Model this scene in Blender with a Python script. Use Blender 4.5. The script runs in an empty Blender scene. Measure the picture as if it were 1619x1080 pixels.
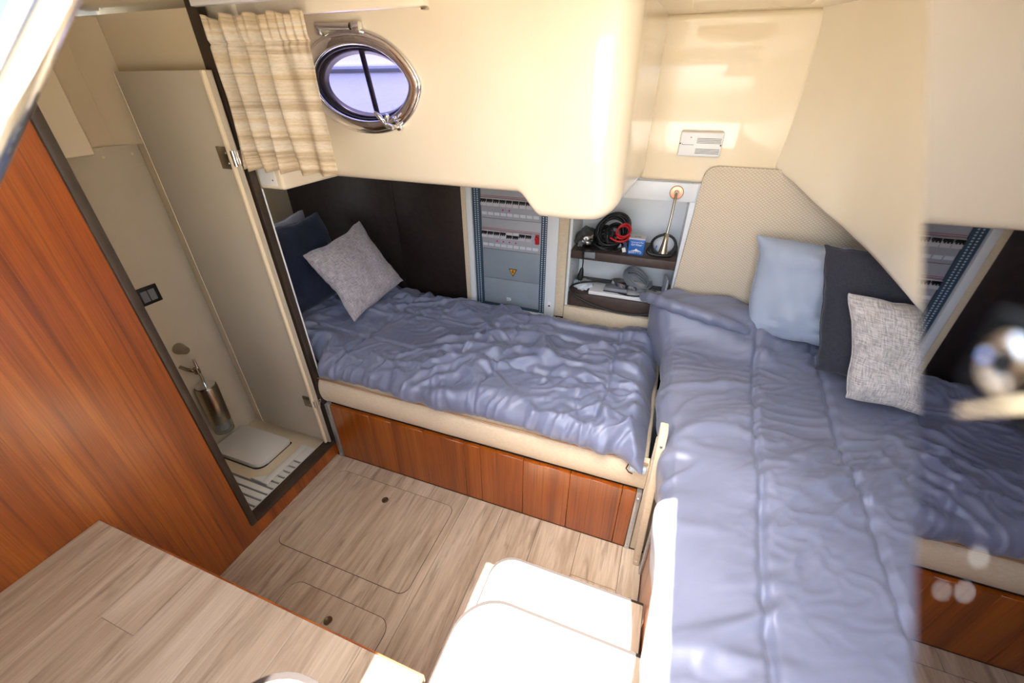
import bpy, bmesh, math, random
from mathutils import Vector, Matrix, noise
random.seed(7)
S = bpy.context.scene
COL = S.collection
PI = math.pi

# ------------------------------------------------------------------ camera
cam_d = bpy.data.cameras.new('camera'); cam = bpy.data.objects.new('camera', cam_d); COL.objects.link(cam)
yaw, pit, rol = -0.3586, 0.5566, -0.00341
cy, sy, cp, sp = math.cos(yaw), math.sin(yaw), math.cos(pit), math.sin(pit)
f = Vector((sy*cp, cy*cp, -sp)); r = Vector((cy, -sy, 0)); u = r.cross(f)
r2 = r*math.cos(rol)+u*math.sin(rol); u2 = -r*math.sin(rol)+u*math.cos(rol)
m = Matrix((r2, u2, -f)).transposed().to_4x4(); m.translation = Vector((0, 0, 1.75))
cam.matrix_world = m
cam_d.sensor_width = 36; cam_d.lens = 36*655.7/1619
cam_d.clip_start = 0.005; cam_d.clip_end = 100
cam_d.dof.use_dof = True; cam_d.dof.focus_distance = 1.9; cam_d.dof.aperture_fstop = 3.2
S.camera = cam

# ------------------------------------------------------------------ sky, sun, exposure
w = bpy.data.worlds.new('sky'); S.world = w; w.use_nodes = True
nt = w.node_tree; nt.nodes.clear()
sk = nt.nodes.new('ShaderNodeTexSky'); sk.sky_type = 'NISHITA'; sk.sun_disc = False
sk.sun_elevation = math.radians(72); sk.sun_rotation = math.radians(200); sk.air_density = 1.0; sk.dust_density = 2.5
hs = nt.nodes.new('ShaderNodeHueSaturation'); hs.inputs['Saturation'].default_value = .62
bg = nt.nodes.new('ShaderNodeBackground'); bg.inputs[1].default_value = 0.62
ow = nt.nodes.new('ShaderNodeOutputWorld')
nt.links.new(sk.outputs[0], hs.inputs['Color']); nt.links.new(hs.outputs[0], bg.inputs[0]); nt.links.new(bg.outputs[0], ow.inputs[0])
sd = bpy.data.lights.new('sun', 'SUN'); sd.energy = 16.0; sd.angle = math.radians(0.53); sd.color = (1.0, .965, .91)
sun = bpy.data.objects.new('sun', sd); COL.objects.link(sun); sun.location = (0, 0, 6); sun.rotation_euler = (math.radians(0.6), 0, 0)
S.view_settings.view_transform = 'Standard'; S.view_settings.look = 'None'
S.view_settings.gamma = 1.0; S.view_settings.use_curve_mapping = False
S.view_settings.exposure = 1.25

# ------------------------------------------------------------------ materials
def lin(h):
    h = h.lstrip('#'); o = []
    for i in (0, 2, 4):
        c = int(h[i:i+2], 16)/255
        o.append(c/12.92 if c <= .04045 else ((c+.055)/1.055)**2.4)
    return (*o, 1)
class NM:
    def __init__(s, name):
        s.m = bpy.data.materials.new(name); s.m.use_nodes = True; s.t = s.m.node_tree
        s.b = s.t.nodes['Principled BSDF']
    def n(s, ty, **k):
        x = s.t.nodes.new('ShaderNode'+ty)
        for a, v in k.items():
            if a.startswith('i_'): x.inputs[a[2:].replace('_', ' ')].default_value = v
            else: setattr(x, a, v)
        return x
    def l(s, a, b): s.t.links.new(a, b)
    def set(s, **k):
        for a, v in k.items(): s.b.inputs[a.replace('_', ' ')].default_value = v
        return s
    def ramp(s, fac, stops):
        x = s.n('ValToRGB'); cr = x.color_ramp
        while len(cr.elements) < len(stops): cr.elements.new(.5)
        for e, (p, c) in zip(cr.elements, stops): e.position = p; e.color = c
        s.l(fac, x.inputs[0]); return x.outputs[0]
    def pos(s, scale=(1, 1, 1), rnd=0.0):
        g = s.n('NewGeometry'); v = g.outputs['Position']
        if rnd:
            oi = s.n('ObjectInfo'); mu = s.n('Math', operation='MULTIPLY'); mu.inputs[1].default_value = rnd
            s.l(oi.outputs['Random'], mu.inputs[0])
            ad = s.n('VectorMath', operation='ADD'); s.l(v, ad.inputs[0]); s.l(mu.outputs[0], ad.inputs[1]); v = ad.outputs[0]
        mp = s.n('Mapping'); mp.inputs['Scale'].default_value = scale; s.l(v, mp.inputs[0]); return mp.outputs[0]
    def obj(s, scale=(1, 1, 1), rot=(0, 0, 0)):
        g = s.n('TexCoord'); mp = s.n('Mapping'); mp.inputs['Scale'].default_value = scale; mp.inputs['Rotation'].default_value = rot
        s.l(g.outputs['Object'], mp.inputs[0]); return mp.outputs[0]
    def noise(s, v, sc, det=4, rough=.55, dist=0):
        x = s.n('TexNoise'); x.inputs['Scale'].default_value = sc; x.inputs['Detail'].default_value = det
        x.inputs['Roughness'].default_value = rough; x.inputs['Distortion'].default_value = dist
        s.l(v, x.inputs['Vector']); return x.outputs[0]
    def bump(s, h, st=.2, d=.002):
        x = s.n('Bump'); x.inputs['Strength'].default_value = st; x.inputs['Distance'].default_value = d
        s.l(h, x.inputs['Height']); s.l(x.outputs[0], s.b.inputs['Normal']); return s
def plain(name, col, rough=.5, metal=0, coat=0, **k):
    q = NM(name); q.set(Base_Color=lin(col), Roughness=rough, Metallic=metal, Coat_Weight=coat, **k)
    return q.m
def mottled(name, c1, c2, rough=.5, sc=8, coat=0, bump=0, metal=0):
    q = NM(name); fac = q.noise(q.pos(), sc, 5)
    q.l(q.ramp(fac, [(.35, lin(c1)), (.65, lin(c2))]), q.b.inputs['Base Color'])
    q.set(Roughness=rough, Coat_Weight=coat, Metallic=metal, Coat_Roughness=.06)
    if bump: q.bump(q.noise(q.pos(), sc*40, 2), bump, .0006)
    return q.m
def laminate(name, rnd):
    q = NM(name)
    v = q.pos((9, 1.1, 9), rnd); base = q.noise(v, 1.6, 6, .6, 1.2)
    v2 = q.pos((90, 3.5, 90), rnd); fine = q.noise(v2, 2.0, 5, .65, .3)
    v3 = q.pos((16, 1.6, 16), rnd); st = q.noise(v3, 1.3, 3, .5, 2.0)
    a = q.ramp(base, [(.28, lin('#a08c76')), (.45, lin('#b4a18b')), (.6, lin('#c2b19c')), (.78, lin('#cfc0ac'))])
    b = q.ramp(fine, [(.3, (.62, .60, .58, 1)), (.6, (1, 1, 1, 1))])
    c = q.ramp(st, [(.33, (.55, .51, .48, 1)), (.43, (1, 1, 1, 1))])
    mx = q.n('MixRGB', blend_type='MULTIPLY'); mx.inputs[0].default_value = .55; q.l(a, mx.inputs[1]); q.l(b, mx.inputs[2])
    m2 = q.n('MixRGB', blend_type='MULTIPLY'); m2.inputs[0].default_value = .6; q.l(mx.outputs[0], m2.inputs[1]); q.l(c, m2.inputs[2])
    oi = q.n('ObjectInfo'); va = q.n('MapRange'); va.inputs[3].default_value = .975; va.inputs[4].default_value = 1.025
    q.l(oi.outputs['Random'], va.inputs[0])
    m3 = q.n('VectorMath', operation='SCALE'); q.l(m2.outputs[0], m3.inputs[0]); q.l(va.outputs[0], m3.inputs['Scale'])
    q.l(m3.outputs[0], q.b.inputs['Base Color']); q.set(Roughness=.42); q.bump(fine, .12, .0008)
    return q.m
def teak(name, dark=1.0):
    q = NM(name)
    a = q.noise(q.pos((9, 9, .45), .0), 1.5, 5, .6, .6)
    fn = q.noise(q.pos((210, 210, 3.5), .0), 1.6, 4, .65, .2)
    st = q.noise(q.pos((70, 70, .8), .0), 1.2, 4, .6, .6)
    ca = q.ramp(a, [(.25, lin('#733300')), (.5, lin('#9c4c00')), (.75, lin('#b86505'))])
    cb = q.ramp(fn, [(.3, (.55, .5, .45, 1)), (.62, (1, 1, 1, 1))])
    cc = q.ramp(st, [(.33, (.42, .33, .27, 1)), (.47, (1, 1, 1, 1))])
    mx = q.n('MixRGB', blend_type='MULTIPLY'); mx.inputs[0].default_value = .65; q.l(ca, mx.inputs[1]); q.l(cb, mx.inputs[2])
    m2 = q.n('MixRGB', blend_type='MULTIPLY'); m2.inputs[0].default_value = .6; q.l(mx.outputs[0], m2.inputs[1]); q.l(cc, m2.inputs[2])
    q.l(m2.outputs[0], q.b.inputs['Base Color']); q.set(Roughness=.36, Coat_Weight=.75, Coat_Roughness=.24, Specular_IOR_Level=.5); q.bump(fn, .08, .0005)
    return q.m
def weave(name, c1, c2, sc=300, rough=.9, bump=.5, uv=False):
    q = NM(name)
    if uv:
        tc = q.n('TexCoord')
        def ob(sc3):
            mp = q.n('Mapping'); mp.inputs['Scale'].default_value = sc3; q.l(tc.outputs['UV'], mp.inputs[0]); return mp.outputs[0]
        q.obj = ob
    n1 = q.noise(q.obj((sc, sc*.12, sc*.5)), 1, 3, .6); n2 = q.noise(q.obj((sc*.12, sc, sc*.5)), 1, 3, .6)
    ad = q.n('Math', operation='ADD'); q.l(n1, ad.inputs[0]); q.l(n2, ad.inputs[1])
    hf = q.n('Math', operation='MULTIPLY'); hf.inputs[1].default_value = .5; q.l(ad.outputs[0], hf.inputs[0])
    q.l(q.ramp(hf.outputs[0], [(.38, lin(c1)), (.6, lin(c2))]), q.b.inputs['Base Color'])
    q.set(Roughness=rough, Sheen_Weight=.2); q.bump(hf.outputs[0], bump, .0012); return q.m
def satin(name, c1, c2, rough=.42):
    q = NM(name); fac = q.noise(q.pos(), 3, 4)
    q.l(q.ramp(fac, [(.3, lin(c1)), (.7, lin(c2))]), q.b.inputs['Base Color'])
    q.set(Roughness=rough, Sheen_Weight=.15, Sheen_Roughness=.4, Specular_IOR_Level=.5)
    b = q.noise(q.pos((1, 1, 1)), 22, 6, .6, .9); q.bump(b, .12, .004); return q.m
def diamond(name, c1, c2):
    q = NM(name); outs = []
    for ang in (.62, -.62):
        wv = q.n('TexWave'); wv.inputs['Scale'].default_value = 32; wv.inputs['Distortion'].default_value = .5
        wv.bands_direction = 'Z'
        q.l(q.obj((1, 1, 1), (0, ang, 0)), wv.inputs[0]); outs.append(wv.outputs['Fac'])
    mn = q.n('Math', operation='MULTIPLY'); q.l(outs[0], mn.inputs[0]); q.l(outs[1], mn.inputs[1])
    q.l(q.ramp(mn.outputs[0], [(0, lin(c1)), (.7, lin(c2))]), q.b.inputs['Base Color'])
    q.set(Roughness=.75, Sheen_Weight=.15); q.bump(mn.outputs[0], .35, .003); return q.m
def plaid(name):
    q = NM(name)
    bands = q.noise(q.pos((.6, .6, 30)), 1.0, 3, .7); fine = q.noise(q.pos((60, 60, 260)), 1.0, 3, .7)
    big = q.noise(q.pos((3, 3, 9)), 1.2, 2, .5)
    a = q.ramp(bands, [(.34, lin('#c0ad90')), (.45, lin('#e3d0ae')), (.55, lin('#ece4d4')), (.66, lin('#c8b496'))])
    b = q.ramp(fine, [(.3, (.8, .78, .74, 1)), (.6, (1, 1, 1, 1))])
    c = q.ramp(big, [(.35, (.86, .83, .78, 1)), (.6, (1.0, 1, 1, 1))])
    mx = q.n('MixRGB', blend_type='MULTIPLY'); mx.inputs[0].default_value = .7; q.l(a, mx.inputs[1]); q.l(b, mx.inputs[2])
    m2 = q.n('MixRGB', blend_type='MULTIPLY'); m2.inputs[0].default_value = 1; q.l(mx.outputs[0], m2.inputs[1]); q.l(c, m2.inputs[2])
    q.l(m2.outputs[0], q.b.inputs['Base Color']); q.set(Roughness=.85)
    q.bump(fine, .3, .001)
    tr = q.n('BsdfTranslucent'); q.l(m2.outputs[0], tr.inputs[0]); ms = q.n('MixShader'); ms.inputs[0].default_value = .18
    q.l(q.b.outputs[0], ms.inputs[1]); q.l(tr.outputs[0], ms.inputs[2])
    q.l(ms.outputs[0], q.t.nodes['Material Output'].inputs[0]); return q.m

M = dict(
 cream=mottled('cream_gelcoat', '#eaddc2', '#eee2c9', .35, 3, 1.0),
 nook=mottled('cream_gelcoat_panel', '#ebdab8', '#eedebe', .30, 3, 1.0),
 head=mottled('shower_liner', '#dac8a6', '#dfceae', .35, 4, .3),
 headp=mottled('shower_wall_panel', '#cdc0a8', '#d2c6b0', .4, 4, .2),
 lam=laminate('floor_laminate', 3.0), lamc=laminate('counter_laminate', 5.0),
 teak=teak('teak_veneer'), frame=mottled('dark_brown_frame', '#33291f', '#3d3228', .4, 10),
 wenge=mottled('wenge_board', '#1d1412', '#2a1f1c', .45, 30), shelfw=mottled('shelf_wenge', '#40322c', '#4c3d35', .5, 30),
 white=mottled('white_laminate', '#d9dde0', '#e0e3e5', .35, 4), metal=mottled('brushed_aluminium', '#b9c0c6', '#c8ced2', .35, 60, metal=.8),
 chrome=plain('chrome', '#e8e8e8', .06, 1), steel=plain('satin_steel', '#a8a090', .25, 1), brass=plain('dull_bronze_pull', '#6d5a45', .35, .8),
 orange=plain('orange_reflection_flange', '#c9927a', .3, .9),  # silver lamp base; an orange reflection is put into its colour
 quilt=diamond('beige_diamond_fabric', '#c6b69e', '#dccfba'),
 beige=weave('beige_upholstery', '#cbb998', '#dbcbb0', 500, .85, .25),
 tan=plain('tan_slat', '#b78d66', .6),
 duvet=satin('blue_grey_satin', '#6c738d', '#777e97', .34), duvet2=satin('grey_blue_satin', '#71768c', '#7c8197', .38),
 plw=satin('white_lilac_cotton', '#b5bace', '#c3c8da', .6), plb=satin('pale_blue_cotton', '#9aa5b8', '#a6b0c2', .6), pgrey=weave('grey_melange', '#837f89', '#c2bbbe', 230, .95, .9, True),
 pgreyw=weave('warm_grey_melange', '#8f8886', '#d0c8c2', 230, .95, .9, True),
 pnavy=weave('navy_cotton', '#1a2338', '#26314a', 400, .95, .3, True), pchar=weave('charcoal_cotton', '#262730', '#34353f', 400, .95, .3, True),
 curtain=plaid('striped_linen'),
 panelg=mottled('cabinet_cover_grey', '#7f8a93', '#87929b', .45, 5), panelb=mottled('cabinet_breaker_cover', '#9c9ea6', '#a4a6ad', .45, 5),
 perf=plain('slotted_rail_blue', '#2c4356', .5), dot=plain('light_hole', '#b9c6d0', .6), black=plain('black_plastic', '#0b0c0e', .45),
 rubber=plain('black_cable', '#121315', .45), red=plain('red_plastic', '#b3121a', .4), redline=plain('red_marking', '#8f3a38', .6),
 pink=plain('pink_marker', '#c8407a', .5), wht=plain('white_plastic', '#e6e6e4', .4), label=plain('paper_label', '#c3cad4', .6),
 yellow=plain('yellow_sticker', '#d9951c', .5), greycab=plain('grey_cable', '#7d8288', .45), bluebox=plain('blue_carton', '#1463b4', .4),
 boxtop=plain('white_carton', '#c9c8cc', .5), paper=mottled('crumpled_paper', '#cfd6de', '#dfe4ea', .7, 20),
 mask=mottled('white_mask_shell', '#bfc6cf', '#cdd3da', .5, 12), navyb=plain('navy_wrapper', '#16305f', .4),
 mattblack=plain('matt_black_lock', '#050608', .8, Specular_IOR_Level=.08), rim=plain('dark_edge_veneer', '#1f1006', .6), brk=plain('breaker_body', '#c2c1c4', .5), dark=plain('dark_gap', '#2a221c', .8), drain=plain('white_tray', '#dcd8ce', .35), lid=plain('white_board', '#dcd7cc', .3),
 slot=plain('grey_slot', '#7c7a74', .7), deck=plain('cockpit_deck', '#cfc8ba', .6),
)
def glass(name, col, rough=.02, mixv=.0):
    q = NM(name); q.set(Base_Color=lin(col), Roughness=rough, Transmission_Weight=1.0, IOR=1.45); return q.m
# tinted pane: straight-through tint with a clear reflection
def pane_mat(name, col, refl=.08):
    q = NM(name); t = q.n('BsdfTransparent'); t.inputs[0].default_value = lin(col)
    g = q.n('BsdfGlossy'); g.inputs['Roughness'].default_value = .03
    ms = q.n('MixShader'); ms.inputs[0].default_value = refl
    q.l(t.outputs[0], ms.inputs[1]); q.l(g.outputs[0], ms.inputs[2]); q.l(ms.outputs[0], q.t.nodes['Material Output'].inputs[0]); return q.m
M['pane'] = pane_mat('lavender_pane', '#8985b4', .06)
M['glass'] = glass('clear_glass', '#dfe6e6', .05)
M['bag'] = pane_mat('smoky_plastic', '#b4b9bb', .14)
q = NM('frosted_acrylic'); q.set(Base_Color=lin('#d6cab4'), Roughness=.22, Transmission_Weight=.25, IOR=1.3, Coat_Weight=.3); M['acrylic'] = q.m
q = NM('polished_door'); q.set(Base_Color=lin('#b4b5bd'), Metallic=1.0, Roughness=.015); M['mirror'] = q.m
q = NM('sky_tint_screen'); q.set(Base_Color=lin('#6586b6'), Roughness=.15, Metallic=.9); M['screen'] = q.m  # blue of the reflected sky is put into the base colour

# ------------------------------------------------------------------ helpers
WL = {}
def tag(o, label=None, cat=None, group=None, kind=None):
    if label: o['label'] = label
    if cat: o['category'] = cat
    if group: o['group'] = group
    if kind: o['kind'] = kind
    return o
def thing(name, loc, label=None, cat=None, group=None, kind=None, parent=None):
    o = bpy.data.objects.new(name, None); o.empty_display_size = .05; COL.objects.link(o)
    loc = Vector(loc); o.location = loc - (WL[parent.name] if parent else Vector())
    o.parent = parent; WL[o.name] = loc
    return tag(o, label, cat, group, kind)
def fin(name, bm, mat, parent=None, smooth=False, auto=True):
    """bm in world coordinates -> one object with its origin at its bounding-box centre"""
    bmesh.ops.recalc_face_normals(bm, faces=bm.faces) if auto else None
    mn = Vector((min(v.co[i] for v in bm.verts) for i in range(3))); mx = Vector((max(v.co[i] for v in bm.verts) for i in range(3)))
    c = (mn+mx)/2
    for v in bm.verts: v.co -= c
    me = bpy.data.meshes.new(name); bm.to_mesh(me); bm.free()
    if smooth:
        for p in me.polygons: p.use_smooth = True
        if smooth == 'auto':
            try: me.set_sharp_from_angle(angle=math.radians(40))
            except Exception: pass
    o = bpy.data.objects.new(name, me); COL.objects.link(o)
    for mm in (mat if isinstance(mat, (list, tuple)) else [mat]): me.materials.append(M[mm] if isinstance(mm, str) else mm)
    o.location = c - (WL[parent.name] if parent else Vector()); o.parent = parent; WL[o.name] = c
    return o
def abox(bm, x, y, z, bev=0, seg=2, mi=0):
    vs = [bm.verts.new((a, b, c)) for a in x for b in y for c in z]
    fs = [bm.faces.new([vs[i] for i in q]) for q in ((0, 1, 3, 2), (4, 6, 7, 5), (0, 4, 5, 1), (2, 3, 7, 6), (0, 2, 6, 4), (1, 5, 7, 3))]
    for f_ in fs: f_.material_index = mi
    if bev:
        es = list({e for f_ in fs for e in f_.edges})
        bmesh.ops.bevel(bm, geom=es, offset=bev, segments=seg, affect='EDGES', profile=.5)
    return vs
def bx(name, x, y, z, mat, parent=None, bev=.002, seg=2):
    bm = bmesh.new(); abox(bm, x, y, z, bev, seg); return fin(name, bm, mat, parent, smooth='auto' if bev else False)
def obox(bm, P, ax, ay, az, h):
    """oriented box: centre P, unit axes, half sizes"""
    ax, ay, az = (Vector(a).normalized() for a in (ax, ay, az)); P = Vector(P)
    vs = [bm.verts.new(P+ax*h[0]*i+ay*h[1]*j+az*h[2]*k) for i in (-1, 1) for j in (-1, 1) for k in (-1, 1)]
    for q_ in ((0, 1, 3, 2), (4, 6, 7, 5), (0, 4, 5, 1), (2, 3, 7, 6), (0, 2, 6, 4), (1, 5, 7, 3)): bm.faces.new([vs[i] for i in q_])
def tube(bm, pts, r_, n=8, closed=False, cap=True, mi=0):
    pts = [Vector(p) for p in pts]; N = len(pts); rings = []; up = None
    for i, p in enumerate(pts):
        if closed: t = (pts[(i+1) % N]-pts[i-1])
        else: t = pts[min(i+1, N-1)]-pts[max(i-1, 0)]
        t.normalize()
        if up is None: up = t.orthogonal().normalized()
        up = (up-t*up.dot(t)).normalized(); s = t.cross(up)
        rr = r_[i] if isinstance(r_, (list, tuple)) else r_
        rings.append([bm.verts.new(p+(up*math.cos(2*PI*k/n)+s*math.sin(2*PI*k/n))*rr) for k in range(n)])
    for i in range(N if closed else N-1):
        a, b = rings[i], rings[(i+1) % N]
        for k in range(n):
            q_ = bm.faces.new((a[k], a[(k+1) % n], b[(k+1) % n], b[k])); q_.material_index = mi
    if cap and not closed:
        bm.faces.new(rings[0][::-1]); bm.faces.new(rings[-1])
def spline(pts, k=8, closed=False):
    pts = [Vector(p) for p in pts]; N = len(pts); out = []
    for i in range(N if closed else N-1):
        g = lambda j: pts[j % N] if closed else pts[max(0, min(N-1, j))]
        p0, p1, p2, p3 = g(i-1), g(i), g(i+1), g(i+2)
        for s in range(k):
            t = s/k
            out.append(.5*((2*p1)+(p2-p0)*t+(2*p0-5*p1+4*p2-p3)*t*t+(3*p1-p0-3*p2+p3)*t**3))
    if not closed: out.append(pts[-1])
    return out
def lathe(bm, P, axis, prof, n=20, mi=0):
    P = Vector(P); a = Vector(axis).normalized(); s = a.orthogonal().normalized(); t = a.cross(s); R = []
    for (h, rr) in prof: R.append([bm.verts.new(P+a*h+(s*math.cos(2*PI*k/n)+t*math.sin(2*PI*k/n))*max(rr, 1e-5)) for k in range(n)])
    for i in range(len(R)-1):
        for k in range(n): bm.faces.new((R[i][k], R[i][(k+1) % n], R[i+1][(k+1) % n], R[i+1][k])).material_index = mi
    bm.faces.new(R[0][::-1]); bm.faces.new(R[-1])
def prism(bm, pts, axis, a0, a1, bev=0, seg=2, mi=0):
    """2D polygon extruded along an axis; pts give the two other coordinates in xyz order"""
    def P(p, a):
        return (a, p[0], p[1]) if axis == 0 else ((p[0], a, p[1]) if axis == 1 else (p[0], p[1], a))
    A = [bm.verts.new(P(p, a0)) for p in pts]; B = [bm.verts.new(P(p, a1)) for p in pts]; n = len(pts)
    f0 = bm.faces.new(A[::-1]); f1 = bm.faces.new(B)
    for i in range(n): bm.faces.new((A[i], A[(i+1) % n], B[(i+1) % n], B[i])).material_index = mi
    f0.material_index = f1.material_index = mi
    if bev:
        bmesh.ops.bevel(bm, geom=list(set(list(f0.edges)+list(f1.edges))), offset=bev, segments=seg, affect='EDGES', profile=.5)
def rrect(x0, x1, y0, y1, r_, n=6, rs=None):
    rs = rs or (r_,)*4; out = []   # order: (x1,y1),(x0,y1),(x0,y0),(x1,y0)
    for (cx, cy_, a0, rr) in ((x1, y1, 0, rs[0]), (x0, y1, 90, rs[1]), (x0, y0, 180, rs[2]), (x1, y0, 270, rs[3])):
        if rr <= 0: out.append((cx, cy_)); continue
        ox = cx-rr if cx == x1 else cx+rr; oy = cy_-rr if cy_ == y1 else cy_+rr
        for i in range(n+1):
            a = math.radians(a0+90*i/n); out.append((ox+rr*math.cos(a), oy+rr*math.sin(a)))
    return out
def grid(bm, nu, nv, fn, mi=0):
    V = [[bm.verts.new(fn(i/nu, j/nv)) for j in range(nv+1)] for i in range(nu+1)]
    for i in range(nu):
        for j in range(nv): bm.faces.new((V[i][j], V[i+1][j], V[i+1][j+1], V[i][j+1])).material_index = mi
    return V
def sstep(a, b, x):
    t = max(0, min(1, (x-a)/(b-a))); return t*t*(3-2*t)
def text(name, s, P, right, up, size, mat, parent, depth=.0004):
    cu = bpy.data.curves.new('text', 'FONT'); cu.body = s; cu.size = size; cu.extrude = depth; cu.align_x = 'CENTER'; cu.align_y = 'CENTER'
    cu.resolution_u = 2
    o = bpy.data.objects.new('text', cu); COL.objects.link(o); bpy.context.view_layer.update()
    me = bpy.data.meshes.new_from_object(o.evaluated_get(bpy.context.evaluated_depsgraph_get())); bpy.data.objects.remove(o)
    R = Vector(right).normalized(); U = Vector(up).normalized(); N = R.cross(U); P = Vector(P)
    mt = Matrix((R, U, N)).transposed().to_4x4(); mt.translation = P
    me.transform(mt); bm = bmesh.new(); bm.from_mesh(me); return fin(name, bm, mat, parent, auto=False)

# ================================================================== THE SETTING
# ---- floor
floor = bx('floor', (-1.52, 1.35), (-.3, 2.4), (-.04, -.003), 'dark', None, 0); tag(floor, kind='structure')
seams = [.165, .078, -.112, -.302, -.49, -.676, -.866, -1.056, -1.246, -1.436, -1.488]
for i in range(len(seams)-1):
    x1, x0 = seams[i]-.0006, seams[i+1]+.0006
    j = [.55, .985, .2, .72, .12, .9, .1, .6, .4, .8][i]
    ys = [-.3, j, 1.188] if i in (1, 4) else [-.3, 1.188]
    for a, b in zip(ys[:-1], ys[1:]):
        o = bx('plank', (x0, x1), (a+.0006, b-.0006), (-.012, 0), 'lam', floor, .0008, 1)
# hatches: an inset lid with its gap and pull
def hatch(x0, x1, y0, y1, rr, pulls):
    ring = bmesh.new(); prism(ring, rrect(x0-.0022, x1+.0022, y0-.0022, y1+.0022, rr), 2, -.001, .0006)
    h = fin('hatch_gap', ring, 'dark', floor)
    b = bmesh.new(); prism(b, rrect(x0, x1, y0, y1, rr-.002), 2, -.001, .0016); fin('hatch_lid', b, 'lam', floor)
    for (px_, py_) in pulls:
        b = bmesh.new(); lathe(b, (px_, py_, .0005), (0, 0, 1), [(0, .0165), (.0025, .0165), (.0035, .014), (.0022, .012), (.0022, .0)], 24)
        fin('hatch_pull', b, 'brass', floor, 'auto')
hatch(-1.392, -.716, .668, 1.105, .04, [(-1.057, 1.023)])
hatch(-1.18, -.712, .20, .568, .05, [(-.94, .487)])

# ---- left bulkhead of teak veneer with the door opening
b = bmesh.new()
abox(b, (-1.518, -1.488), (-.3, .655), (0, 1.975)); abox(b, (-1.518, -1.488), (.655, 1.205), (0, .082))
wl = fin('wall_left', b, 'teak'); tag(wl, kind='structure')
# ---- door frame
door = thing('door_1', (-1.49, .93, .09), kind='structure')
bx('door_post', (-1.525, -1.478), (.655, .682), (.082, 1.975), 'frame', door, .003)
bx('door_post', (-1.525, -1.478), (1.185, 1.217), (.082, 1.975), 'frame', door, .003)
bx('threshold', (-1.53, -1.476), (.682, 1.185), (.082, .104), 'frame', door, .003)
bx('edge_strip', (-1.482, -1.476), (1.2175, 1.2225), (.06, 1.41), 'wht', door, .001)
leaf = bx('door_leaf', (-1.96, -1.482), (1.164, 1.172), (.112, 1.79), 'acrylic', door, .001)
bx('leaf_edge_strip', (-1.9645, -1.9602), (1.163, 1.173), (.112, 1.79), 'nook', door, .001)
bx('seal_strip', (-1.512, -1.500), (1.150, 1.1635), (.112, 1.79), 'nook', door, .002)
for (z0, z1, mm) in ((1.487, 1.562, 'steel'), (.352, .414, 'steel')):
    hg = bx('hinge', (-1.566, -1.505), (1.1555, 1.1635), (z0, z1), mm, door, .001)
    b = bmesh.new(); tube(b, [(-1.492, 1.158, z0+.012), (-1.492, 1.158, z1-.012)], .009, 12); abox(b, (-1.503, -1.476), (1.166, 1.184), (z0+.01, z1-.01), .002)
    fin('hinge_knuckle', b, 'chrome', hg, 'auto')
    for zz in (z0+.02, z1-.02):
        b = bmesh.new(); lathe(b, (-1.525, 1.1552, zz), (0, -1, 0), [(0, .004), (.0015, .003), (.0015, 0)], 10); fin('screw', b, 'chrome', hg)

# ---- shower room
b = bmesh.new(); abox(b, (-2.18, -2.12), (.1, 1.3), (0, 1.96)); sh = fin('wall_shower_outer', b, 'head'); tag(sh, kind='structure')
b = bmesh.new(); abox(b, (-2.12, -1.53), (1.225, 1.262), (0, 1.96)); o = fin('wall_shower_side', b, 'head'); tag(o, kind='structure')
b = bmesh.new(); abox(b, (-2.12, -1.53), (.08, .1), (0, 1.96)); o = fin('wall_shower_near', b, 'head'); tag(o, kind='structure')
b = bmesh.new(); abox(b, (-2.119, -2.106), (.102, 1.2245), (.0, 1.545), .002); pan = fin('trim_1', b, 'headp'); tag(pan, kind='structure')
for yy in (1.085, 1.19, .9):
    b = bmesh.new(); lathe(b, (-2.1062, yy, 1.51), (1, 0, 0), [(0, .006), (.002, .005), (.002, 0)], 12); fin('screw_cap', b, 'nook', pan)
b = bmesh.new(); prism(b, [(-2.119, 1.15), (-2.119, 1.2245), (-2.03, 1.2245)], 2, 1.547, 1.955); o = fin('trim_2', b, 'head'); tag(o, kind='structure')
# shower tray: raised floor, slats with slots, lift-out lid board
b = bmesh.new(); abox(b, (-2.104, -1.53), (.105, 1.222), (0, .045), .004)
tray = fin('floor_shower', b, 'head', smooth='auto'); tag(tray, kind='structure')
b = bmesh.new(); abox(b, (-1.630, -1.535), (.865, 1.05), (.0452, .047)); abox(b, (-2.09, -1.535), (.47, .864), (.0452, .047)); fin('slot_recess', b, 'slot', tray)
bx('slat_rail', (-1.5745, -1.535), (.45, 1.135), (.0472, .062), 'drain', tray, .002)
bx('slat_rail', (-1.665, -1.6255), (.862, 1.135), (.0472, .0618), 'drain', tray, .002)
bx('slat_rail', (-1.6250, -1.575), (1.0325, 1.135), (.0472, .0618), 'drain', tray, .002)
b = bmesh.new(); prism(b, [(-1.74, .865), (-1.6255, .865), (-1.6255, .9), (-1.68, .9), (-1.70, .885)], 2, .0472, .0612, .001); fin('slat_rail', b, 'drain', tray, 'auto')
for k in range(16):
    yc = 1.010-k*.0355; xl = -2.09 if yc < .86 else -1.625
    b = bmesh.new(); abox(b, (xl, -1.575), (yc-.0130, yc+.0130), (.0472, .0615), .001); fin('slat', b, 'drain', tray, 'auto')
lidb = thing('drain_lid', (-1.9, 1.0, .046), 'white rounded board lying flat on the shower floor beside the slatted grate', 'board')
b = bmesh.new(); prism(b, rrect(-2.088, -1.745, .925, 1.132, .035, rs=(.01, .02, .02, .05)), 2, .0465, .075, .005, 2); fin('board', b, 'lid', lidb, 'auto')
b = bmesh.new(); prism(b, rrect(-2.093, -1.740, .919, 1.137, .035, rs=(.01, .02, .02, .05)), 2, .0455, .0463); fin('rim', b, 'dark', lidb)
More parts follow.
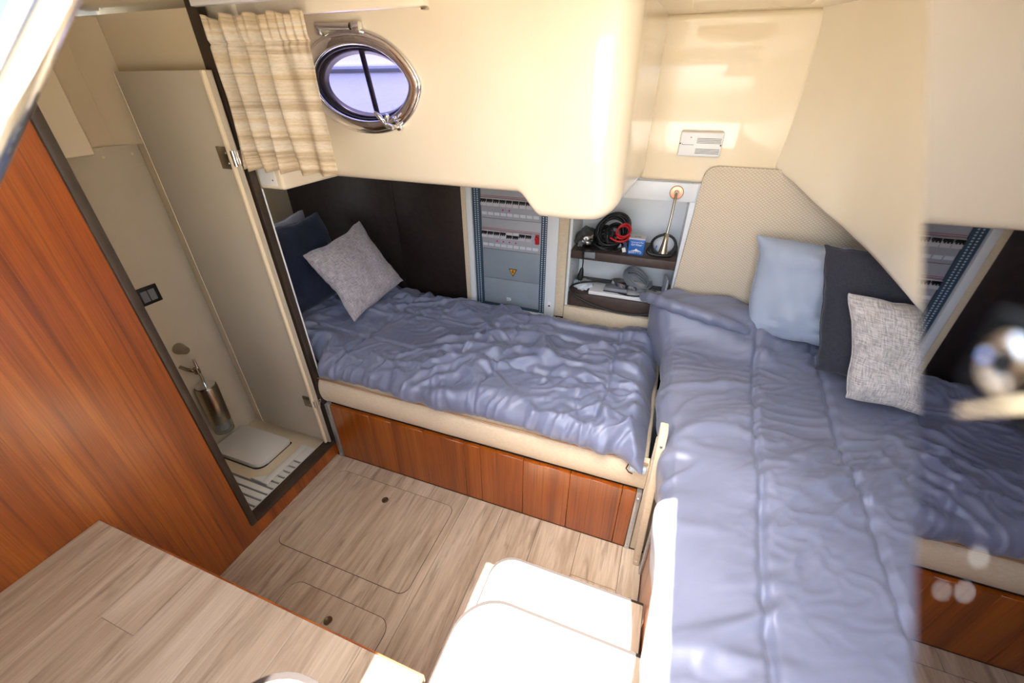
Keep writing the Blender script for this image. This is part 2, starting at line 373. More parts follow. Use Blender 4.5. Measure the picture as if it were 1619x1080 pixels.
# cabinet in the shower room
cabw = thing('wall_cabinet', (-2.12, .7, 1.53), 'cream wall cabinet with rounded edges high in the shower room behind the door frame', 'cabinet')
bx('body', (-2.119, -1.99), (.45, .985), (1.55, 1.95), 'head', cabw, .01, 3)
bx('door', (-1.989, -1.972), (.45, .998), (1.535, 1.95), 'nook', cabw, .006, 3)

# switch
sw = thing('wall_switch', (-2.1, 1.02, .98), 'black framed wall switch with grey rockers on the shower room wall', 'switch')
bx('frame', (-2.1055, -2.097), (.955, 1.048), (.915, .995), 'black', sw, .002)
for i in range(2): bx('rocker', (-2.0968, -2.092), (.972+.031*i, .999+.031*i), (.930, .980), 'greycab', sw, .001)

# tap / bidet valve
tap = thing('shower_valve', (-2.1, .98, .6), 'chrome wall valve with short lever above the brush holder', 'tap')
b = bmesh.new(); lathe(b, (-2.1055, 1.015, .665), (1, 0, 0), [(0, .028), (.01, .028), (.05, .019), (.055, .017), (.055, 0)], 24); fin('cone_handle', b, 'steel', tap, 'auto')
b = bmesh.new(); tube(b, spline([(-2.105, .985, .575), (-2.06, .99, .565), (-2.035, 1.01, .55)], 5), .009, 12); lathe(b, (-2.035, 1.01, .54), (0, 0, 1), [(0, .014), (.03, .014), (.03, 0)], 16); fin('spout', b, 'steel', tap, 'auto')

# toilet brush
tb = thing('toilet_brush_set', (-2.05, 1.01, .155), 'toilet brush in a clear and chrome holder fixed low in the shower corner', 'toilet brush')
c0 = Vector((-2.05, 1.012, .155)); axis = Vector((0.0, .03, 1))
b = bmesh.new(); lathe(b, c0, axis, [(0, .043), (.004, .047), (.10, .047), (.102, .045), (.006, .045), (.006, 0)], 28); fin('glass_cup', b, 'glass', tb, 'auto')
b = bmesh.new(); lathe(b, c0+axis.normalized()*.07, axis, [(0, .0482), (.22, .0495), (.222, .048), (.222, .045), (.02, .043), (.02, 0)], 28); fin('chrome_sleeve', b, 'steel', tb, 'auto')
b = bmesh.new(); lathe(b, c0+axis.normalized()*.008, axis, [(0, .012), (.01, .033), (.08, .033), (.09, .012), (.09, 0)], 16); fin('brush_head', b, 'wht', tb, 'auto')
b = bmesh.new(); tube(b, [c0+axis.normalized()*.10, c0+axis.normalized()*.455], .007, 10); fin('handle', b, 'chrome', tb, 'auto')
b = bmesh.new(); lathe(b, c0+axis.normalized()*.293, axis, [(0, .044), (.006, .044), (.010, .02), (.010, 0)], 24); fin('splash_lid', b, 'chrome', tb, 'auto')
b = bmesh.new(); tube(b, [(-2.1055, 1.072, .43), (-2.075, 1.072, .43), (-2.075, 1.068, .26), (-2.1055, 1.068, .26)], .004, 6); fin('wall_bracket', b, 'chrome', tb)

# ---- ceiling with the open companionway hatch
b = bmesh.new()
OX0, OX1, OY1 = -.457, .172, .885
for (x, y) in (((-2.36, OX0), (-.3, 1.47)), ((OX1, 1.4), (-.3, 2.4)), ((OX0, OX1), (OY1, 1.47)), ((-.30, OX1), (1.47, 2.4))): abox(b, x, y, (1.972, 2.01))
ceil = fin('ceiling', b, 'cream'); tag(ceil, kind='structure')
# overhead hatch frame near the far recess
b = bmesh.new(); prism(b, rrect(-.05, .30, 1.45, 1.93, .03), 2, 1.960, 1.9715, .004); hf = fin('trim_3', b, 'nook', smooth='auto'); tag(hf, kind='structure')

# ---- far liner with porthole: a moulded shell
def front_y(z): return 1.50-(z-1.41)*.13
PC = (-1.118, 1.748); PA, PB = .200, .114     # porthole centre and glass half sizes
def oval(t, k=1.0, e=0.0):
    c_, s_ = math.cos(t), math.sin(t)
    a = (PA*k+e); bb = (PB*k+e)
    return (PC[0]+a*(abs(c_)**.98)*(1 if c_ > 0 else -1), PC[1]+bb*(abs(s_)**(1.0+.28*max(0, c_)))*(1 if s_ > 0 else -1))
path = []   # (x, extra_y, nx, ny, zb)
xs = []
x = -2.355
while x < -.270: xs.append(x); x += .0162
def zb_front(x):
    a = 1.41-.006*(x+1.37); return a + (-.085)*sstep(-.545, -.455, x)
for x in xs: path.append((x, None, 0, -1, zb_front(x)))
cxr, rr = -.262, .095
for i in range(0, 11):
    a = math.radians(-90+i*8.3); path.append((cxr+rr*math.cos(a), rr+rr*math.sin(a), math.cos(a), math.sin(a), zb_front(-.3)+.03*(i/10)**2))
xe = path[-1][0]
for i in range(1, 9): path.append((xe+.032*i/8, .09+.62*i/8, 1, -.06, zb_front(-.3)+.03+.012*i/8))
ZT = 1.975
def liner(u, v):
    i = min(len(path)-1, round(u*(len(path)-1))); x, ey, nx, ny, zb = path[i]
    rb = .035 + .03*sstep(-.35, -.2, x); zs = zb+rb
    V0 = .82
    if v <= V0:
        z = ZT+(zs-ZT)*v/V0; y = front_y(z)+(ey or 0); return Vector((x, y, z))
    t = (v-V0)/(1-V0); y0 = front_y(zs)+(ey or 0)
    if t <= .5:
        a = t/.5*PI/2; return Vector((x-nx*rb*(1-math.cos(a)), y0-ny*rb*(1-math.cos(a)), zs-rb*math.sin(a)))
    k = (t-.5)/.5; px_, py_ = x-nx*rb, y0-ny*rb
    tx = px_ if nx < .3 else min(px_, -.3); ty = 2.13
    if nx > .3: ty = py_+.02
    return Vector((px_+(tx-px_)*k, py_+(ty-py_)*k, zb))
b = bmesh.new(); nu = len(path)-1; nv = 64
V = grid(b, nu, nv, liner)
kill = []
for f_ in b.faces:
    c = f_.calc_center_median()
    if c.y < 1.52 and ((c.x-PC[0])/(PA+.016))**2+((c.z-PC[1])/(PB+.014))**2 < 1 and c.z > 1.5: kill.append(f_)
bmesh.ops.delete(b, geom=kill, context='FACES')
bmesh.ops.recalc_face_normals(b, faces=b.faces)
wb = fin('wall_back', b, 'cream', smooth=True); tag(wb, kind='structure')
# header box at the left end of the liner
hb = bx('wall_back_header', (-1.49, -1.367), (1.222, 1.53), (1.41, 1.97), 'cream', None, .012, 3); tag(hb, kind='structure')
o = bx('screw_plate', (-1.474, -1.395), (1.219, 1.2225), (1.425, 1.50), 'wht', hb, .001)
b = bmesh.new(); lathe(b, (-1.41, 1.2188, 1.445), (0, -1, 0), [(0, .003), (.001, .002), (.001, 0)], 10); fin('screw', b, 'dark', hb)
# side deck outside above the bunk recess
b = bmesh.new(); abox(b, (-2.4, -.215), (1.52, 2.6), (1.45, 1.47)); o = fin('deck_side', b, 'deck'); tag(o, kind='structure')

# ---- lower back wall behind bunk and lining of the bunk recess
b = bmesh.new(); abox(b, (-2.36, -1.062), (2.112, 2.15), (.3, 1.46)); abox(b, (-1.062, -.53), (2.20, 2.24), (.3, 1.46)); abox(b, (-.53, 1.35), (2.40, 2.44), (.3, 2.0))
lw = fin('wall_back_lower', b, 'wenge'); tag(lw, kind='structure')
for (x0, x1) in ((-2.33, -1.522), (-1.5185, -1.082)):
    bx('panel', (x0, x1), (2.098, 2.1115), (.60, 1.40), 'wenge', lw, .001)
bx('wall_recess_end', (-2.40, -2.335), (1.262, 2.15), (.3, 1.46), 'headp', None, .0).update_tag(); tag(bpy.data.objects['wall_recess_end'], kind='structure')
bx('trim_4', (-2.334, -2.27), (1.27, 2.097), (.90, .99), 'white', None, .004); tag(bpy.data.objects['trim_4'], kind='structure')
bx('trim_5', (-1.0785, -1.052), (2.088, 2.12), (.56, 1.42), 'beige', None, .003); tag(bpy.data.objects['trim_5'], kind='structure')
bx('trim_6', (-.520, -.4685), (2.085, 2.12), (.60, 1.30), 'beige', None, .003); tag(bpy.data.objects['trim_6'], kind='structure')
bx('trim_7', (-.467, .098), (2.083, 2.12), (.54, .672), 'beige', None, .006); tag(bpy.data.objects['trim_7'], kind='structure')

# ---- recess panel carrying the detector
b = bmesh.new(); abox(b, (-.16, .40), (2.095, 2.16), (1.372, 1.975), .022, 4)
o = fin('trim_8', b, 'nook', smooth='auto'); tag(o, kind='structure')

# ---- right hull moulding over the second bunk
low = spline([(.350, 2.12, 1.449), (.43, 2.04, 1.405), (.52, 1.95, 1.340), (.60, 1.85, 1.288), (.643, 1.65, 1.256), (.648, 1.4, 1.243), (.648, 1.2, 1.236), (.65, .8, 1.235), (.65, .3, 1.235), (.65, -.28, 1.235)], 6)
top = spline([(.372, 2.10, 1.975), (.40, 2.06, 1.975), (.44, 1.98, 1.975), (.49, 1.86, 1.975), (.54, 1.65, 1.975), (.57, 1.4, 1.975), (.59, 1.2, 1.975), (.60, .8, 1.975), (.6, .3, 1.975), (.6, -.28, 1.975)], 6)
b = bmesh.new()
def hull(u_, v_):
    i = round(u_*(len(low)-1)); L, T = low[i], top[i]
    if v_ < .7:
        k = v_/.7; p = T.lerp(L+Vector((0, 0, .03)), k); p.x += .02*math.sin(PI*k); return p
    k = (v_-.7)/.3
    if k < .5: a = k/.5*PI/2; return Vector((L.x+.03*(1-math.cos(a)), L.y, L.z+.03-.03*math.sin(a)))
    return Vector((L.x+.03+(k-.5)/.5*(1.33-L.x), L.y+.0*(k), L.z+ (k-.5)*.05))
grid(b, len(low)-1, 24, hull)
wr = fin('wall_right', b, 'cream', smooth=True); tag(wr, kind='structure')
b = bmesh.new(); abox(b, (1.32, 1.36), (-.3, 2.4), (0, 1.4)); o = fin('wall_right_lower', b, 'cream'); tag(o, kind='structure')
# companionway bulkhead below the cockpit; unseen cockpit floor slab added to bounce sunlight in
b = bmesh.new(); abox(b, (-1.52, 1.35), (-.34, -.30), (0, .95)); abox(b, (-1.52, -.62), (-.34, -.30), (.95, 1.97)); abox(b, (.62, 1.35), (-.34, -.30), (.95, 1.97))
o = fin('wall_front', b, 'cream'); tag(o, kind='structure')
b = bmesh.new(); abox(b, (-2.5, 2.5), (-3.5, -.345), (.90, .945)); o = fin('floor_cockpit', b, 'deck'); tag(o, kind='structure')

# ================================================================== PORTHOLE
win = thing('window_1', (PC[0], front_y(PC[1]), PC[1]), kind='structure')
def ringpts(k, e, dy, n=72):
    out = []
    for i in range(n):
        x, z = oval(2*PI*i/n, k, e); out.append(Vector((x, front_y(z)+dy, z)))
    return out
def ring_mesh(name, prof, mat):
    b = bmesh.new(); R = []
    for (e, dy) in prof: R.append([b.verts.new(p) for p in ringpts(1, e, dy)])
    for i in range(len(R)-1):
        for k in range(72): b.faces.new((R[i][k], R[i][(k+1) % 72], R[i+1][(k+1) % 72], R[i+1][k]))
    return fin(name, b, mat, win, smooth=True)
ring_mesh('outer_ring', [(.047, .006), (.047, -.006), (.044, -.011), (.038, -.013), (.033, -.010)], 'chrome')
ring_mesh('inner_ring', [(.037, -.012), (.0355, -.017), (.034, -.018), (.006, -.0182), (.003, -.016), (0, .0), (0, .02), (.03, .03)], 'chrome')
ring_mesh('seal', [(.004, -.006), (-.004, -.004), (-.006, .004)], 'black')
ring_mesh('hull_cutout', [(.03, .012), (-.010, .014), (-.022, .040), (.03, .042)], 'frame')
b = bmesh.new(); cpt = [b.verts.new(p) for p in ringpts(1, -.001, .0)]; b.faces.new(cpt); fin('pane', b, 'pane', win)
b = bmesh.new(); pts_ = [(-1.10+.03, 1.49, 1.60), (-1.10, 1.47, 1.89)]; tube(b, [(-1.085, 1.485, 1.60), (-1.11, 1.465, 1.885)], .0095, 8); fin('mullion', b, 'frame', win)
# hinge on top and wing-nut dog lower right
b = bmesh.new(); tube(b, [(-1.22, 1.415, 1.915), (-1.095, 1.415, 1.912)], .011, 14); abox(b, (-1.09, -1.06), (1.408, 1.432), (1.892, 1.925), .004); abox(b, (-1.24, -1.22), (1.408, 1.432), (1.892, 1.925), .004)
hg = fin('hinge', b, 'chrome', win, 'auto')
dogp = Vector((-1.0, 1.425, 1.628))
b = bmesh.new(); lathe(b, dogp+Vector((.015, .045, -.012)), (0, -1, 0), [(0, .013), (.02, .013), (.022, .01), (.022, 0)], 16); tube(b, [dogp+Vector((.015, .03, -.012)), dogp+Vector((-.012, .0, -.004))], .006, 8)
lathe(b, dogp+Vector((-.018, 0, -.004)), (.9, 0, -.25), [(0, .008), (.03, .008), (.03, 0)], 12)
dg = fin('dog_bolt', b, 'chrome', win, 'auto')
b = bmesh.new()
tube(b, [dogp+Vector((-.018, -.004, .0)), dogp+Vector((-.034, -.010, .022)), dogp+Vector((-.052, -.012, .036))], [.006, .009, .006], 10)
tube(b, [dogp+Vector((-.010, -.004, .004)), dogp+Vector((-.004, -.010, .022)), dogp+Vector((.0, -.012, .03))], [.005, .008, .007], 10)
fin('wing_nut', b, 'chrome', dg, True)
# what is moored outside: pale hull of a neighbouring boat with a rub rail
nb = thing('neighbouring_hull', (-1.8, 3.4, 0), 'pale hull of the boat moored outside, seen through the porthole', 'boat')
b = bmesh.new(); abox(b, (-4.5, 0), (3.4, 3.5), (.4, 2.35)); fin('topside', b, 'wht', nb)
b = bmesh.new(); tube(b, [(-4.5, 3.385, 1.86), (0, 3.385, 1.86)], .03, 10); fin('rub_rail', b, 'greycab', nb)
b = bmesh.new(); abox(b, (-4.5, 0), (3.38, 3.41), (1.36, 1.44)); fin('boot_stripe', b, 'label', nb)

# ================================================================== CURTAIN
cu = thing('curtain', (-1.27, 1.18, 1.49), 'beige and grey striped linen curtain gathered beside the porthole', 'curtain')
def curt(u_, v_, ph=0):
    x = -1.472+.408*u_; z = 1.925-.437*v_
    fold = sstep(.0, .1, v_)
    dens = u_**.85
    amp = (.024*(1-.75*sstep(.60, .78, u_)))
    y = 1.178+amp*math.sin(2*PI*5.3*dens+.8*math.sin(3*v_+1))*(.55+.6*v_)+.006*noise.noise(Vector((u_*9, v_*3, 1)))
    y += .007*math.sin(2*PI*14*u_)*(1-sstep(.0, .3, v_))
    tape = math.exp(-((v_-.155)/.012)**2); y += .007*tape
    x += .007*math.sin(2*PI*2.6*u_+v_*2.2)*v_ + .010*(v_-.5)*(u_-.5)
    if v_ > .98: z += .004*math.sin(2*PI*5.3*dens)
    z += (.006*math.sin(2*PI*4.5*u_)) * (1-sstep(0, .15, v_))
    return Vector((x, y, z))
b = bmesh.new(); grid(b, 150, 70, curt); o = fin('cloth', b, 'curtain', cu, True)
sm = o.modifiers.new('s', 'SOLIDIFY'); sm.thickness = .0012
b = bmesh.new(); grid(b, 150, 2, lambda u_, v_: curt(u_, .15+.012*v_)+Vector((0, -.0022, 0))); fin('heading_tape', b, 'beige', cu, True)
rail = thing('curtain_rail', (-1.2, 1.36, 1.95), 'cream curtain pelmet rail fixed along the ceiling above the porthole', 'curtain rail')
bx('pelmet', (-1.475, -.708), (1.232, 1.262), (1.926, 1.9715), 'cream', rail, .004)
bx('track', (-1.475, -.72), (1.165, 1.185), (1.952, 1.9715), 'wht', rail, .002)
bx('end_stop', (-.722, -.706), (1.238, 1.256), (1.919, 1.9255), 'steel', rail, .001)

# ================================================================== BUNK ONE
def bunk_board(name, x0, x1): pass
bk = thing('bunk', (-.7, 1.4, 0), 'teak fronted bunk base with vertical boards along the far side of the floor', 'bunk')
bd = [-1.44, -1.205, -1.075, -.90, -.687, -.604, -.396, -.187, .028, .082]
for a, c in zip(bd[:-1], bd[1:]): bx('board', (a+.0007, c-.0007), (1.19, 1.21), (0, .362), 'teak', bk, .0015, 1)
bx('carcass', (-1.45, .10), (1.211, 2.08), (0, .355), 'dark', bk, 0)
for (x0, x1) in ((-1.463, -1.441), (.083, .103)):
    c = bx('corner_strip', (x0, x1), (1.182, 1.2105), (0, .37), 'metal', bk, .001)
    for zz in (.03, .34):
        b = bmesh.new(); lathe(b, ((x0+x1)/2, 1.1818, zz), (0, -1, 0), [(0, .004), (.001, .003), (.001, 0)], 10); fin('screw', b, 'chrome', c)
mt = thing('bunk_mattress', (-1, 1.6, .363), 'beige upholstered mattress of the far bunk under the rumpled duvet', 'mattress')
b = bmesh.new(); abox(b, (-2.26, .100), (1.228, 2.078), (.3635, .528), .02, 3); fin('mattress_core', b, 'beige', mt, 'auto')
b = bmesh.new()
def cush(u_, v_):
    x = -1.473+1.578*u_; z = .364+.165*v_; y = 1.226-.040*math.sin(PI*min(1, v_*1.05))**.45-.0025*noise.noise(Vector((x*6, z*5, 0)))
    return Vector((x, y, z))
grid(b, 60, 14, cush); fin('front_cover', b, 'beige', mt, True)
b = bmesh.new(); tube(b, [(-1.47+1.57*i/20, 1.196, .5245+.0012*math.sin(i)) for i in range(21)], .0035, 6); fin('piping', b, 'tan', mt, True)
bu = thing('bunk_buckle', (.06, 1.17, .51), 'small pale blue latch on the mattress edge beside the beige post', 'latch')
b = bmesh.new(); abox(b, (.035, .098), (1.160, 1.183), (.500, .528), .006, 3); fin('clip', b, 'dot', bu, 'auto')
b = bmesh.new(); tube(b, [(.03, 1.166, .532), (.024, 1.158, .515), (.036, 1.157, .500), (.05, 1.158, .495)], .0025, 6); fin('hook', b, 'black', bu)

def wr_(x, y, sc, seed, an=1.0, rot=0.0):
    c_, s_ = math.cos(rot), math.sin(rot); X = (x*c_+y*s_)*sc; Y = (-x*s_+y*c_)*sc*an
    wv = noise.noise(Vector((X*.5+seed, Y*.5, seed*2.3)))*.9
    n_ = noise.noise(Vector((X+wv, Y-wv*.6, seed)))
    q_ = max(0, 1-abs(n_)*3.4); mk_ = noise.noise(Vector((x*2.1+seed*3, y*2.1, seed+4)))
    return q_*q_*(3-2*q_)*sstep(-.25, .35, mk_)
def sheet(name, sec, L0, L1, axis, nu, nv, disp, mat, parent, post=None):
    """sec: list of (a, z) across; swept along `axis` from L0 to L1; disp(a,l,s,t)->height"""
    pl = spline([(a, 0, z) for a, z in sec], 10); d = [0]
    for p, q_ in zip(pl[:-1], pl[1:]): d.append(d[-1]+(q_-p).length)
    tot = d[-1]
    def at(s):
        x = s*tot; i = 0
        while i < len(d)-2 and d[i+1] < x: i += 1
        k = (x-d[i])/max(1e-9, d[i+1]-d[i]); p = pl[i].lerp(pl[i+1], k); t = (pl[i+1]-pl[i]).normalized(); return p, Vector((-t.z, 0, t.x))
    cache = [at(i/nu) for i in range(nu+1)]
    b = bmesh.new(); V = []
    for i in range(nu+1):
        p, n_ = cache[i]; row = []
        for j in range(nv+1):
            t = j/nv; l_ = L0+(L1-L0)*t; h = disp(p.x, l_, i/nu, t, p.z)
            a = p.x+n_.x*h; z = p.z+n_.z*h
            q_ = Vector((l_, a, z)) if axis == 0 else Vector((a, l_, z))
            if post: q_ = post(q_, i/nu, t)
            row.append(b.verts.new(q_))
        V.append(row)
    for i in range(nu):
        for j in range(nv): b.faces.new((V[i][j], V[i+1][j], V[i+1][j+1], V[i][j+1]))
    return fin(name, b, mat, parent, True)

dv = thing('duvet', (-.9, 1.6, .53), 'rumpled blue-grey satin duvet spread over the far bunk', 'duvet')
def seamv(x, c, w_=.02): return math.exp(-((x-c)/w_)**2)
def disp1(a, x, s, t, z):
    # quilting seams along the bunk, puffed between
    wob = .02*noise.noise(Vector((x*2.2, 0, 4)))
    se = max(seamv(a+wob, 1.46, .011), seamv(a+wob, 1.78, .011)); sx = max(seamv(x+.02*noise.noise(Vector((a*3, 2, 1))), c, .011) for c in (-1.35, -.62, -.12))
    e = sstep(0, .08, s)*sstep(0, .06, 1-s)
    h = -.015*se-.011*sx*sstep(1.2, 1.3, a)
    h += .020*noise.noise(Vector((x*2.3, a*3.4, 0)))+.010*noise.noise(Vector((x*5, a*5, 5)))
    h += .030*wr_(x, a, 2.6, 1.3, 2.4, .35)+.024*wr_(x, a, 3.4, 7.7, 2.2, -.45)+.017*wr_(x, a, 5.0, 3.1, 2.2, .9)+.012*wr_(x, a, 7.0, 5.5, 2.2, .1)+.006*wr_(x, a, 11, 9.1, 2.0, 1.2)+.003*wr_(x, a, 20, 2.2, 2.0, .3)
    pk = max(se, sx); h += .006*pk*math.sin(70*x+60*a)
    return h*(.25+.75*e)-.010*(1-e)
def post1(q_, s, t):
    k = sstep(0, .04, 1-t); z = .530+(q_.z-.530)*(.15+.85*k**.6)
    lf = sstep(-1.40, -1.50, q_.x) if False else 1-sstep(-1.50, -1.42, q_.x)
    q_.y = 1.265+(q_.y-1.265)*1.0+lf*.10*(1-sstep(1.2, 1.5, q_.y)) if lf > 0 else q_.y
    q_.y += .012*noise.noise(Vector((q_.x*5, 1, 1)))*(1-sstep(0, .2, s)) - .010*sstep(.85, 1, t)*(1-sstep(0, .15, s))
    q_.z = z + (-.02*sstep(.86, 1, t)*(1-sstep(0, .12, s))); q_.x += .01*noise.noise(Vector((0, q_.y*6, 3)))*sstep(.9, 1, t)
    return q_
sheet('quilt', [(1.222, .531), (1.192, .545), (1.188, .585), (1.222, .622), (1.32, .638), (1.6, .640), (1.9, .636), (2.02, .618), (2.062, .585), (2.068, .545)], -2.02, .082, 0, 170, 360, disp1, 'duvet', dv, post1)

# ================================================================== PILLOWS
def pillow(name, label, BL, BR, TL, T, mat, group=None, corner=.06, wr=.006, seed=0):
    BL, BR, TL = Vector(BL), Vector(BR), Vector(TL); R = BR-BL; U = TL-BL; N = R.cross(U).normalized()
    C0 = BL+R/2+U/2; t = thing(name, tuple(BL+R/2), label, 'pillow', group)
    b = bmesh.new(); n_ = 40
    def P(u_, v_, sd):
        u_, v_ = 2*u_-1, 2*v_-1
        # cluster samples to the rim
        u1 = math.sin(u_*PI/2); v1 = math.sin(v_*PI/2)
        ed = (max(0, 1-u1*u1)*max(0, 1-v1*v1))**.42
        pin = 1-corner*((1-v1*v1)*0); 
        fu = u1*(1-corner*(1-v1*v1)); fv = v1*(1-corner*(1-u1*u1))
        w_ = wr*(noise.noise(Vector((u1*2+seed, v1*2, sd)))+.6*wr_(u1, v1, 2.2, seed+sd, 2.2, .5+seed)**3)*ed
        ph = corner*.0
        iu = .016*noise.noise(Vector((u1*1.7+seed*2, v1*1.7, 3)))+.005*noise.noise(Vector((u1*6, v1*6, seed)))
        iv = .016*noise.noise(Vector((u1*1.7, v1*1.7+seed*2, 8)))+.005*noise.noise(Vector((u1*6, v1*6, seed+5)))
        return C0+R*.5*fu+U*.5*fv+R.normalized()*iu+U.normalized()*iv+N*sd*(T*.5*ed+w_*3+.0005)
    uvl = b.loops.layers.uv.new('UV'); uvd = {}
    A = [[None]*(n_+1) for _ in range(n_+1)]; B_ = [[None]*(n_+1) for _ in range(n_+1)]
    for i in range(n_+1):
        for j in range(n_+1):
            rim = i in (0, n_) or j in (0, n_)
            A[i][j] = b.verts.new(P(i/n_, j/n_, 1))
            B_[i][j] = A[i][j] if rim else b.verts.new(P(i/n_, j/n_, -1))
            uvd[A[i][j]] = uvd[B_[i][j]] = (math.sin((2*i/n_-1)*PI/2)*.22, math.sin((2*j/n_-1)*PI/2)*.22)
    for i in range(n_):
        for j in range(n_):
            b.faces.new((A[i][j], A[i+1][j], A[i+1][j+1], A[i][j+1]))
            try: b.faces.new((B_[i][j], B_[i][j+1], B_[i+1][j+1], B_[i+1][j]))
            except ValueError: pass
    for f_ in b.faces:
        for l_ in f_.loops: l_[uvl].uv = uvd[l_.vert]
    o = fin('cover', b, mat, t, True)
    ring = [A[0][0]]
    # seam piping along the rim
    b = bmesh.new(); pts_ = []
    for (i, j) in [(i, 0) for i in range(0, n_, 2)]+[(n_, j) for j in range(0, n_, 2)]+[(i, n_) for i in range(n_, 0, -2)]+[(0, j) for j in range(n_, 0, -2)]: pts_.append(P(i/n_, j/n_, 1))
    tube(b, pts_, .0028, 5, closed=True); fin('seam', b, mat, t, True)
    return t
pillow('pillow', 'pale blue pillow corner at the head of the far bunk, behind the navy one', (-2.17, 1.60, .545), (-2.13, 2.04, .55), (-2.20, 1.58, 1.07), .08, 'plw', 'pillows on the far bunk', seed=2)
pillow('pillow', 'navy blue pillow leaning behind the grey cushion on the far bunk', (-1.80, 1.40, .665), (-1.79, 1.88, .67), (-1.98, 1.47, 1.09), .14, 'pnavy', 'pillows on the far bunk', .03, .008, seed=5)
pillow('pillow', 'grey mélange square cushion in front of the navy pillow on the far bunk'.replace('é', 'e'), (-1.475, 1.535, .672), (-1.445, 1.965, .725), (-1.70, 1.515, 1.015), .13, 'pgrey', 'pillows on the far bunk', .07, .006, seed=9)

# ================================================================== BUNK TWO
b2 = thing('bunk', (.7, 1, 0), 'teak fronted bunk base on the right under the long duvet', 'bunk')
for i in range(8):
    y0 = -.28+i*.1765; bx('board', (.168, .186), (y0+.0007, y0+.1758), (0, .405), 'teak', b2, .0015, 1)
bx('carcass', (.187, 1.315), (-.28, 2.07), (0, .40), 'dark', b2, 0)
bx('corner_strip', (.156, .1675), (1.085, 1.115), (0, .55), 'metal', b2, .001)
bx('filler_strip', (.1062, .1665), (1.192, 1.212), (0, .66), 'beige', b2, .002)
m2 = thing('bunk_mattress', (.7, 1, .4), 'beige mattress hidden under the right hand duvet', 'mattress')
bx('mattress_core', (.172, 1.31), (-.27, 2.07), (.406, .68), 'beige', m2, .03, 3)
po = thing('bunk_post', (.14, 1.15, 0), 'slim beige upholstered post standing on the floor where the two bunks meet', 'post')
b = bmesh.new(); vs = abox(b, (.127, .154), (1.118, 1.172), (0, .765), .004)
for v in b.verts: v.co.x -= .022*v.co.z/.745
fin('padded_post', b, 'beige', po, 'auto')
for zz in (.03, .70):
    b = bmesh.new(); lathe(b, (.1405-.022*zz/.745, 1.1175, zz), (0, -1, 0), [(0, .006), (.0015, .005), (.0015, 0)], 12); fin('screw', b, 'chrome', po)
dv2 = thing('duvet', (.7, 1, .68), 'long grey-blue satin duvet with quilting seams on the right hand bunk', 'duvet')
def disp2(x, y, s, t, z):
    e = sstep(0, .05, s)
    wob = .018*noise.noise(Vector((y*2.0, 7, 4)))
    se = 0
    for (x0, x1) in ((.365, .455), (.665, .70), (.98, .98)):
        c = x0+(x1-x0)*(y-.4)/1.4; se = max(se, seamv(x+wob, c, .0095)); h0 = seamv(x+wob, c, .03)*math.sin(75*y+9*x)*.0035
        se0 = locals().get('se0', 0)+h0
    h = -.020*se+se0
    h += .016*noise.noise(Vector((x*2.6, y*2.0, 9)))+.005*noise.noise(Vector((x*6, y*5, 5)))
    h += .024*wr_(x, y, 2.0, 2.3, 3.4, .75)+.016*wr_(x, y, 3.4, 5.7, 2.8, .5)+.010*wr_(x, y, 5.0, 8.1, 2.8, .95)+.006*wr_(x, y, 8.0, 6.1, 2.4, .3)+.003*wr_(x, y, 15, 1.1, 2.2, .7)
    h *= .35+.65*sstep(.10, .22, s)
    # vertical ripples on the hanging side
    h += (1-sstep(.10, .2, s))*.006*math.sin(26*y+2*math.sin(5*y))
    return h
def post2(q_, s, t):
    k = sstep(1.72, 1.98, q_.y)*(1-sstep(.35, .75, q_.x))
    q_.z += .145*k*sstep(.02, .16, s)
    q_.x -= .095*k*(1-sstep(.2, .5, q_.x)) + .016*(1-sstep(.2, .4, q_.x)) + .030*sstep(1.18, 1.35, q_.y)*(1-sstep(.2, .4, q_.x))
    roll = math.exp(-((q_.y-1.90+.25*q_.x)/.035)**2)*(1-sstep(.5, .6, q_.x)); q_.z += .03*roll*sstep(.05, .2, s)
    q_.z += .08*sstep(1.16, 1.22, q_.y)*(1-min(1, s/.12))
    return q_
sheet('quilt', [(.166, .485), (.160, .54), (.148, .62), (.148, .675), (.170, .705), (.22, .720), (.5, .722), (.9, .722), (1.2, .715), (1.27, .70)], -.25, 2.03, 1, 190, 330, disp2, 'duvet2', dv2, post2)
b = bmesh.new(); hp = spline([(-.045, 1.985, .845), (.0, 1.93, .868), (.07, 1.885, .872), (.17, 1.855, .868), (.29, 1.845, .848), (.40, 1.86, .815), (.45, 1.89, .78)], 8)
hr = [(.010+.020*math.sin(PI*min(1, .12+.88*i/(len(hp)-1)))**.6)*(1+.12*math.sin(i*1.1)) for i in range(len(hp))]
tube(b, hp, hr, 14); fin('folded_hem', b, 'duvet2', dv2, True)
pillow('pillow', 'pale blue cotton pillow leaning on the headboard, furthest of the three', (.435, 1.92, .775), (.85, 1.86, .77), (.375, 2.0, 1.20), .14, 'plb', 'pillows on the right hand bunk', .04, .012, seed=3)
pillow('pillow', 'charcoal pillow standing between the pale blue and the light grey pillows', (.665, 1.70, .765), (1.09, 1.60, .765), (.565, 1.82, 1.235), .13, 'pchar', 'pillows on the right hand bunk', .03, .010, seed=11)
pillow('pillow', 'light warm grey woven cushion in front of the charcoal pillow', (.728, 1.545, .765), (1.15, 1.50, .74), (.645, 1.64, 1.13), .13, 'pgreyw', 'pillows on the right hand bunk', .05, .010, seed=14)
hd = thing('headboard', (.6, 2.08, .6), 'beige diamond-patterned upholstered headboard behind the right hand bunk', 'headboard')
b = bmesh.new(); prism(b, rrect(.0985, 1.31, .66, 1.448, .04, rs=(.0, .045, .0, .0)), 1, 2.073, 2.094, .006, 3)
for v in b.verts:
    if v.co.x < .2: v.co.x += (v.co.z-1.1)*.045
